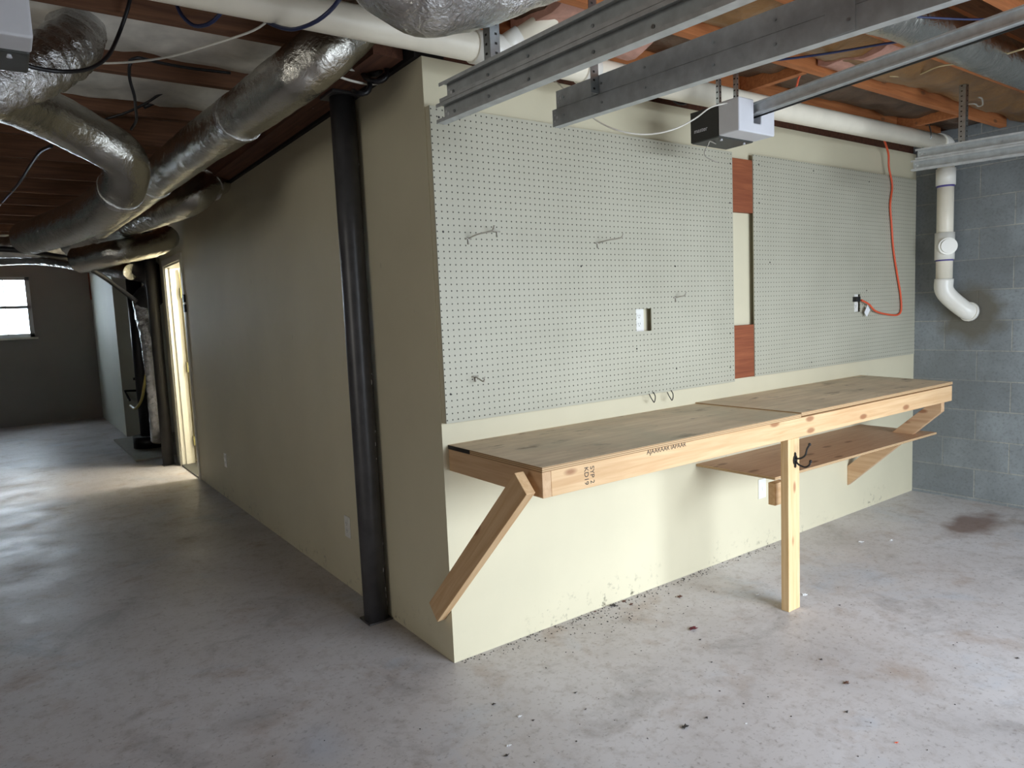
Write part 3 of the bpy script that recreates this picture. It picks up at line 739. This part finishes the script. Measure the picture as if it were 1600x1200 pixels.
# ================================================================== DRAIN PIPES
RP = .052
dp = empty('drain_pipe', (3.83, -.22, 2.42)); tag(dp, 'long white plastic drain pipe running under the joists and down the block wall', 'pipe')
A0 = Vector((-2.6, -.20, 2.372)); A1 = Vector((3.83-.06, -.232, 2.420))
def lerp(a, b, t): return a+(b-a)*t
PY = .30
bmw = bmesh.new(); sweep(bmw, [lerp(A0, A1, t) for t in (0, .2, .4, .6, .8, 1)], RP, 28); keep(link('horizontal_pipe', bmw, 'pvc'), dp)
def elbow(name, pts, r, mat='pvc_new'):
    return keep(tube(name, pts, r, mat, seg=28, step=.012), dp)
cx, cy = 3.835, -.234
elbow('elbow', [A1-Vector((.05, 0, 0)), A1, A1+Vector((.045, 0, -.012)), (cx, cy, 2.36), (cx, cy, 2.31)], RP*1.13)
keep(tube('vertical_pipe', [(cx, cy, 2.33), (cx, cy, 1.53)], RP-.002, 'pvc', seg=28, straight=True), dp)
zc = at(1478, 278, x=cx).z; keep(tube('coupling', [(cx, cy, zc+.06), (cx, cy, zc-.05)], RP*1.13, 'pvc_new', seg=28, straight=True), dp)
keep(tube('primer_ring', [(cx, cy, zc-.05), (cx, cy, zc-.062)], RP+.0006, 'purple', seg=28, straight=True), dp)
zq = at(1475, 386, x=cx).z
keep(tube('cleanout_tee', [(cx, cy, zq+.095), (cx, cy, zq-.085)], RP*1.14, 'pvc_new', seg=28, straight=True), dp)
nn = Vector((-.80, -.60, 0)); c0 = Vector((cx, cy, zq))
keep(tube('cleanout_branch', [c0, c0+nn*.082], RP*1.08, 'pvc_new', seg=28, straight=True), dp)
keep(tube('cleanout_plug', [c0+nn*.08, c0+nn*.094], RP*.86, 'pvc_new', seg=28, straight=True), dp)
keep(tube('primer_ring', [(cx, cy, zq-.085), (cx, cy, zq-.095)], RP+.0006, 'purple', seg=28, straight=True), dp)
wq = at(1516, 487, x=L)
ze = at(1475, 445, x=cx).z
elbow('lower_elbow', [(cx, cy, ze+.04), (cx, cy, ze-.03), (cx+.02, cy-.03, ze-.09), (L-.03, wq.y+.02, wq.z+.012), (L-.002, wq.y-.003, wq.z-.001)], RP*1.1)
bm = bmesh.new(); sweep(bm, [Vector((L-.022, wq.y+.005, wq.z+.002)), Vector((L-.002, wq.y+.0, wq.z-.001))], RP*1.25, 28); fixn(bm); keep(link('collar', bm, 'pvc_new'), dp)
def on_pipe(px):  # point of the horizontal pipe under a photo column
    best = min((abs((lambda v: 800+FPX*v.dot(CR)/v.dot(CF))(lerp(A0, A1, t/400)-CP)-px), t/400) for t in range(60, 401)); return best[1]
for px in (738, 918):
    t = on_pipe(px); P = lerp(A0, A1, t); dv = (A1-A0).normalized()
    if px == 738: keep(tube('coupling', [P, P+dv*.20], RP*1.13, 'pvc_new', seg=28, straight=True), dp); PW = P+dv*.11
    else: keep(tube('coupling', [P-dv*.04, P+dv*.03], RP*1.13, 'pvc_new', seg=28, straight=True), dp)
tS = on_pipe(1440); P = lerp(A0, A1, tS)
keep(tube('pipe_strap', [P+Vector((0, -.0, -RP-.003)), P+Vector((0, -RP-.003, 0)), P+Vector((.01, -RP*.6, .10)), P+Vector((.01, -.03, .14))], .004, 'galv_b', seg=6), dp)
# wye branch rising to the ceiling, with printing
e = at(905, -3, z=2.57)
bp = empty('branch_pipe', PW); tag(bp, 'white plastic branch pipe with black printing rising from the drain pipe', 'pipe')
bdir = (e-PW).normalized()
keep(tube('pipe_run', [PW, e+bdir*.25], .034, 'pvc', seg=28, straight=True), bp)
keep(tube('socket', [PW+bdir*.02, PW+bdir*.10], .041, 'pvc_new', seg=28, straight=True), bp)
tocam = (CP-(PW+bdir*.4)).normalized(); side = (tocam-bdir*tocam.dot(bdir)).normalized(); upd = side.cross(bdir)
side2 = (side*.9+upd*.45).normalized(); upd2 = side2.cross(bdir)
text_obj('printing', 'IE  4B  DW', .040, 'ink', PW+bdir*.30+side2*(.034+.0015), bdir, upd2, bp, ext=.002)

# ================================================================== DUCTS
def duct(name, pts, R, label, mat='foil', crink=.03, ribs=0, seg=40, collar=(), group=None, step=.014, flat=None):
    r = empty(name, pts[0]); tag(r, label, 'duct', group)
    def rf(s, th, p):
        n1 = noise.noise(Vector((p.x*3+math.cos(th)*1.3, p.y*3+math.sin(th)*1.3, p.z*3)))
        n2 = noise.noise(Vector((s*22, math.cos(th)*2.2+3, math.sin(th)*2.2+pts[0][0]*7)))
        n3 = noise.noise(Vector((s*60, math.cos(th)*5+1, math.sin(th)*5)))
        return 1+crink*1.3*n1+crink*n2+crink*.35*n3+ribs*math.sin(s*2*PI/.045)
    bm = bmesh.new(); sweep(bm, spline(pts, step), R, seg, rf=rf); fixn(bm); keep(link('sleeve', bm, mat), r)
    path = spline(pts, .02)
    for c in collar:
        i = max(1, min(len(path)-4, int(c*(len(path)-1)))); a, b = path[i], path[i+2]
        bm = bmesh.new(); sweep(bm, spline([a, b], .008), lambda t, s: (R(0, 0) if callable(R) else R)*1.035, seg, rf=rf); fixn(bm); keep(link('tape_band', bm, 'foil2'), r)
    return r
def dd(*a): return [at(px, py, d=d) for px, py, d in a]
duct('silver_duct', [at(600, -12, z=2.62), at(550, 40, z=2.49), at(490, 95, z=2.36), at(430, 142, z=2.31), at(285, 247, z=2.28), at(200, 315, z=2.24), at(150, 352, z=2.18)], .098,
     'long straight silver duct running back along the top of the side wall', crink=.035, collar=(.28, .62))
duct('silver_duct', dd((-90, 120, 2.3), (10, 150, 2.6), (60, 172, 2.8), (130, 208, 3.0), (190, 245, 3.15), (192, 290, 3.3), (160, 325, 3.5), (105, 352, 3.8), (45, 372, 4.2)), .100,
     'silver duct elbow curving down and back in the left foreground', crink=.03, collar=(.45,))
duct('silver_duct', dd((118, 30, 2.5), (116, 62, 2.4), (85, 90, 2.3), (30, 118, 2.2), (-60, 140, 2.1)), .088, 'crinkled silver duct section behind the opener at upper left', mat='foil2', crink=.07, ribs=.04)
duct('silver_duct', [at(352, 276, x=.03), at(325, 290, d=4.75), at(290, 315, d=4.7), at(230, 338, d=5.4), at(170, 360, d=6.0), at(112, 384, d=6.3)], .100, 'silver duct coming out of the side wall behind the large elbow', crink=.05, collar=(.12,))
duct('silver_duct', dd((262, 371, 6.35), (240, 382, 6.1), (185, 394, 5.8), (122, 408, 5.9)), .105, 'short silver duct just above the lit doorway', crink=.06)
duct('silver_duct', dd((-40, 388, 6.5), (20, 386, 6.5), (60, 386, 6.6), (110, 384, 6.8)), .10, 'crinkled silver duct at the far left edge', mat='foil2', crink=.08)
duct('silver_duct', dd((-40, 405, 8.2), (60, 403, 8.0), (140, 415, 7.6), (205, 425, 7.2)), .08, 'flat grey duct crossing in front of the far wall', crink=.03)
duct('silver_duct', dd((560, -190, 1.75), (588, -90, 1.72), (650, -32, 1.72), (735, -38, 1.75), (850, -80, 1.8), (960, -130, 1.85)), .122,
     'sagging silver duct hanging in front of the white pipe at top centre', mat='foil2', crink=.05, collar=(.25,))
duct('silver_duct', [at(1290, -18, z=2.47), at(1360, 10, z=2.47), at(1420, 30, z=2.475), at(1540, 82, z=2.47), at(1640, 122, z=2.465), at(1800, 178, z=2.47)], .085,
     'smooth silver duct lying between the joists at upper right', mat='foil', crink=.03)
# furnace plenum bits behind the doorway pole
duct('silver_duct', [at(222, 462, d=7.6), at(232, 520, d=7.6), at(240, 590, d=7.65), at(246, 660, d=7.8), at(248, 688, d=7.9)], lambda t, s: .105-.055*t if t < .5 else .0775, 'crumpled silver duct dropping beside the black pipe near the doorway', mat='foil2', crink=.10)
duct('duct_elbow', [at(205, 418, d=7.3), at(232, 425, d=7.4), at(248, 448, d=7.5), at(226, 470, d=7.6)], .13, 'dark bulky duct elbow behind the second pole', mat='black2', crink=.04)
bpz = at(226, 470, d=7.9); bpq = at(236, 692, z=.06)
pp = empty('vent_pipe', (bpq.x, bpq.y, 0)); tag(pp, 'thick black vertical pipe standing on a black base beyond the doorway', 'pipe')
keep(tube('shaft', [(bpq.x-.02, bpq.y, .1), (bpq.x-.02, bpq.y, 2.2)], .085, 'blackp', seg=24, straight=True), pp)
keep(tube('base', [(bpq.x, bpq.y, .02), (bpq.x, bpq.y, .16)], .19, 'blackp', seg=28, straight=True), pp)
pdq = at(215, 705, z=0); tag(B('concrete_pad', (pdq.x-.12, 6.1, 0), (.9, 8.0, .02), 'pad', bev=.004), 'low pale concrete pad under the black pipe', 'pad')
wh = empty('gas_pipe', at(196, 612, y=8.262)); tag(wh, 'thin black iron pipe with a bent end beyond the doorway', 'pipe')
keep(tube('pipe_run', [at(222, 610, y=8.262), at(195, 611, y=8.262), at(203, 626, y=8.15)], .016, 'blackp', straight=True), wh)
keep(tube('stub', [at(222, 592, y=8.262), at(208, 592, y=8.262)], .018, 'blackp', straight=True), wh)
tag(tube('hose', dd((204, 634, 8.6), (212, 638, 8.4), (221, 625, 8.2), (226, 600, 8.0), (230, 580, 7.9), (237, 574, 7.8), (240, 590, 7.7)), .016, 'wire_y', step=.02), 'pale yellow hose looped over beside the black pipe', 'hose')
tag(tube('refrigerant_line', dd((-20, 388, 5.4), (40, 392, 5.5), (85, 400, 5.7), (118, 408, 6.0), (165, 435, 6.6), (212, 470, 7.2)), .022, 'blackp'), 'black insulated line slanting down under the far ducts', 'line')
tag(tube('condensate_pipe', dd((-20, 370, 7.5), (12, 368, 7.6), (30, 367, 7.7)), .016, 'wire_w'), 'short white pipe end at the far left under the joists', 'pipe')

# ================================================================== CABLES
def cable(pts, r, mat, label, cat='cable', step=.02, name='cable'): return tag(tube(name, pts, r, mat, seg=8, step=step), label, cat)
cable(dd((424, 28, 2.35), (395, 48, 2.38), (330, 70, 2.45), (268, 88, 2.55), (205, 97, 2.6), (150, 99, 2.65), (120, 98, 2.7)), .004, 'wire_w', 'white cable draped across the joists at upper left')
cable(dd((-10, 84, 1.9), (15, 93, 1.9), (55, 106, 1.95), (100, 112, 2.0), (140, 107, 2.1), (168, 88, 2.2), (185, 55, 2.3), (200, 12, 2.3), (207, -20, 2.3)), .006, 'wire_k', 'black cable sagging beneath the crinkled duct at upper left')
cable(dd((276, 8, 2.25), (285, 25, 2.22), (303, 40, 2.2), (325, 38, 2.15), (342, 24, 2.12), (356, 2, 2.1), (362, -15, 2.1)), .006, 'wire_b', 'dark blue cable looping under the white pipe')
cable(dd((400, 22, 2.2), (425, 38, 2.15), (455, 46, 2.1), (485, 38, 2.05), (505, 26, 2.02), (522, 10, 2.0), (535, -8, 2.0)), .006, 'wire_b', 'dark blue cable crossing the white pipe near the silver duct')
cable(dd((205, 98, 2.7), (202, 104, 2.7), (203, 125, 2.75), (210, 150, 2.8), (212, 170, 2.9), (213, 188, 3.0), (205, 202, 3.1)), .006, 'wire_k', 'thin black cable dangling between the two left silver ducts')
cable(dd((202, 96, 2.72), (215, 90, 2.72), (250, 98, 2.8), (300, 107, 2.9), (360, 114, 3.0)), .006, 'wire_k', 'thin black cable running right toward the long silver duct')
cable(dd((165, 186, 3.3), (200, 175, 3.3), (230, 160, 3.3), (262, 142, 3.3), (300, 140, 3.3)), .006, 'wire_k', 'black cable crossing the white insulation between the ducts')
cable(dd((225, 168, 3.4), (250, 156, 3.4), (275, 144, 3.4), (320, 138, 3.4)), .009, 'wire_k', 'thick black cable lying on the white insulation')
cable(dd((-10, 330, 6), (25, 292, 5), (45, 262, 4.3), (62, 238, 3.7), (80, 228, 3.3)), .009, 'wire_k', 'black cable slanting across the far joists at left')
cable(dd((500, 107, 2.5), (520, 116, 2.62), (545, 125, 2.75), (572, 131, 2.86), (590, 131, 2.9)), .005, 'wire_w', 'white cable passing in front of the black pole top')
cable(dd((520, 98, 2.6), (540, 107, 2.75), (560, 110, 2.86), (585, 110, 2.93)), .005, 'wire_w', 'upper white cable behind the black pole top')
cable(dd((480, 122, 2.7), (495, 124, 2.75), (512, 123, 2.8)), .005, 'wire_w', 'short white cable left of the black pole top')
cable(dd((430, 166, 3.3), (460, 166, 3.3), (490, 168, 3.3)), .005, 'wire_w', 'white cable running beside the beam left of the pole')
cable(dd((575, 118, 2.85), (578, 135, 2.83), (572, 145, 2.82), (560, 146, 2.82), (552, 142, 2.85)), .011, 'wire_k', 'lower black cable loop beside the pole top')
cable(dd((604, 108, 2.82), (605, 118, 2.8), (596, 126, 2.8), (584, 127, 2.8), (570, 120, 2.85), (566, 105, 2.9), (575, 92, 2.95)), .011, 'wire_k', 'black cable coil hanging under the beam right of the pole')
cable(dd((590, 92, 2.9), (598, 104, 2.85), (588, 116, 2.84), (574, 112, 2.88), (576, 100, 2.9), (588, 95, 2.9)), .012, 'wire_k', 'tight black cable coil against the beam at the corner')
q1 = OC
cable([Vector((q1[0]-.12, q1[1]+.06, q1[2]+.068)), at(1110, 168, d=2.9), at(1085, 186, d=2.85), at(1050, 203, d=2.8), at(1010, 210, d=2.8), at(970, 205, d=2.8), at(935, 190, d=2.85), at(905, 165, d=2.9), at(882, 140, d=2.95), at(865, 124, d=3.0)], .0032, 'wire_w', 'thin white wire drooping from the opener toward the door tracks', 'wire')
cable([Vector((OC[0]-.02, OC[1]+.2, OC[2]-.06)), at(1109, 221, d=2.98), at(1107, 226, d=2.98), at(1101, 236, d=2.97), at(1102, 244, d=2.97), at(1112, 250, d=2.97), at(1122, 254, d=2.97)], .0022, 'steel', 'thin grey aerial wire curling down beneath the opener', 'wire', step=.008, name='aerial_wire')
cable([at(1130, 97, z=2.5), at(1200, 95, z=2.47), at(1290, 84, z=2.46), at(1400, 66, z=2.44), at(1480, 62, z=2.44)], .005, 'wire_b', 'purple-blue cable running under the joists above the opener rail')
cable([at(1360, 27, z=2.44), at(1420, 26, z=2.44), at(1500, 30, z=2.44), at(1540, 30, z=2.45)], .004, 'wire_b', 'dark blue cable near the upper right silver duct')
cable([at(1390, 119, z=2.47), at(1430, 118, z=2.46), at(1470, 103, z=2.45), at(1530, 96, z=2.45), at(1600, 76, z=2.44)], .004, 'wire_t', 'tan cable drooping below the joists at upper right')
tag(tube('ceiling_hook', [at(1500, 164, z=2.46), at(1522, 162, z=2.45), at(1528, 166, z=2.44), at(1535, 164, z=2.44), at(1534, 154, z=2.45), at(1529, 152, z=2.45)], .004, 'steel', step=.01), 'small steel hook under the joists near the block wall', 'hook')
cable([at(1262, 110, z=2.5), at(1250, 118, z=2.49), at(1246, 130, z=2.47), at(1244, 138, z=2.46)], .005, 'orange', 'bit of red-orange cord looped above the opener rail', 'cord', name='red_cord')
# dark cable under pipe on the wall top
cable([at(1028, 148, y=-.03), at(1045, 152, y=-.03), at(1060, 162, y=-.03), at(1072, 162, y=-.03)], .006, 'wire_k', 'short black cable on the wall under the white pipe left of the opener')

# orange extension cord
ec = empty('extension_cord', at(1345, 470, y=-.05)); tag(ec, 'orange extension cord hanging over the right pegboard into the outlet', 'cord')
P_ = [at(px, py, y=yy) for px, py, yy in ((1374, 206, -.12), (1381, 218, -.10), (1388, 240, -.06), (1389, 262, -.05), (1394, 290, -.045), (1391, 320, -.045), (1393, 350, -.045), (1396, 390, -.045), (1402, 430, -.045), (1407, 460, -.045), (1408, 484, -.045), (1402, 492, -.045), (1385, 491, -.05), (1368, 486, -.055), (1357, 475, -.06), (1346, 469, -.06))]
keep(tube('cord', P_, .0062, 'orange', seg=10, step=.015), ec)
pq = at(1339, 467.5, y=-.05); keep(B('plug', (pq.x-.022, -.062, pq.z-.016), (pq.x+.026, -.0225, pq.z+.016), 'blackp', bev=.004), ec)
tq = at(1355, 486, y=-.06)
bm = bmesh.new(); box(bm, (-.030, -.0006, -.022), (.030, .0006, .022)); tg = link('paper_tag', bm, 'paper'); keep(tg, ec); tg.matrix_parent_inverse = Matrix.Translation(-ec.location)
tg.matrix_basis = Matrix.Translation(tq) @ Matrix.Rotation(-.85, 4, 'Y'); tg['label'] = 'white paper tag'

# ================================================================== FLOOR DEBRIS
def bit(name, px, py, size, mat, label, cat, group=None, lobes=6, curl=.3):
    p = at(px, py, z=0); bm = bmesh.new(); n = lobes*2; ang = random.random()*6
    top_, bt_ = [], []
    c1 = bm.verts.new((0, 0, size*curl*.5+.0015)); c2 = bm.verts.new((0, 0, .0003))
    for k in range(n):
        r = size*(1 if k % 2 == 0 else .5)*random.uniform(.65, 1.1); th = ang+2*PI*k/n
        x, y = r*math.cos(th)*1.0, r*math.sin(th)*.6; zz = random.uniform(0, size*curl)
        top_.append(bm.verts.new((x, y, zz+.0016))); bt_.append(bm.verts.new((x, y, zz+.0002)))
    for k in range(n):
        j = (k+1) % n
        bm.faces.new((c1, top_[k], top_[j])); bm.faces.new((c2, bt_[j], bt_[k])); bm.faces.new((top_[k], bt_[k], bt_[j], top_[j]))
    fixn(bm); o = link(name, bm, mat); o.location = p; return tag(o, label, cat, group)
bit('dry_leaf', 1083, 983, .032, 'leaf_r', 'dark red dry leaf lying on open floor in front of the bench', 'leaf')
bit('dry_leaf', 1062, 933, .022, 'leaf_b', 'small light brown dry leaf left of the bench leg', 'leaf')
for px, py, s in ((957, 947, .026), (975, 940, .018), (986, 945, .016), (930, 956, .012)):
    bit('dry_leaf', px, py, s, 'leaf_b' if s < .02 else 'grit', 'dark leaf scrap in the pile at the foot of the cream wall', 'leaf', 'leaf scraps by the wall')
bit('dry_leaf', 1323, 1068, .020, 'leaf_b', 'brown twiggy leaf on the floor at lower right', 'leaf')
bit('dry_leaf', 1070, 1137, .020, 'grit', 'grey crumpled leaf near the bottom centre of the floor', 'leaf')
for px, py, s in ((771, 1101, .010), (792, 1181, .014), (899, 1083, .009), (1104, 1122, .010), (1283, 1031, .009), (1323, 1113, .011), (1312, 946, .008), (1590, 1029, .010), (833, 1126, .008), (915, 1109, .006), (1094, 1000, .007), (1112, 1035, .006)):
    bit('grit_flake', px, py, s, 'grit', 'small dark flake lying on the pale garage floor', 'debris', 'dark flakes on the floor', 4)
for px, py, s, lab in ((1183, 930, .018, 'white paper scrap left of the bench leg'), (1257, 930, .022, 'white paper scrap just right of the bench leg'),
                       (1392, 845, .022, 'white paper scrap on the floor near the block wall'), (1345, 848, .026, 'whitish smear of crumbled plaster right of the bench leg'),
                       (812, 1120, .012, 'white scrap at lower left of the open floor'), (795, 1166, .012, 'white scrap close to the bottom edge'), (1166, 1131, .006, 'tiny white chip at bottom right of centre')):
    bit('paper_scrap', px, py, s, 'paper', lab, 'scrap', lobes=5)
bit('orange_chip', 1401, 1161, .008, 'orange', 'tiny orange chip on the floor at lower right', 'debris', lobes=4)
# loose dirt along the foot of the cream wall
bm = bmesh.new()
for k in range(620):
    if k < 330: x = random.uniform(.02, 2.2); y = -abs(random.gauss(0, .03))-.004
    elif k < 460: x = random.gauss(.85, .22); y = -abs(random.gauss(.10, .10))-.01
    else: x = random.uniform(-.9, 2.4); y = random.uniform(-1.5, -.1)
    if x < 0 or k >= 460:
        pass
    s = random.uniform(.001, .004) if k < 460 else random.uniform(.0008, .0028)
    bmesh.ops.create_icosphere(bm, subdivisions=1, radius=s, matrix=Matrix.Translation((x, y, s*.35)) @ Matrix.Diagonal((random.uniform(.6, 1.6), random.uniform(.6, 1.6), .4, 1)))
tag(link('floor_grit', bm, 'grit'), 'scattered dark grit and dirt along the foot of the cream wall', 'dirt', kind='stuff')
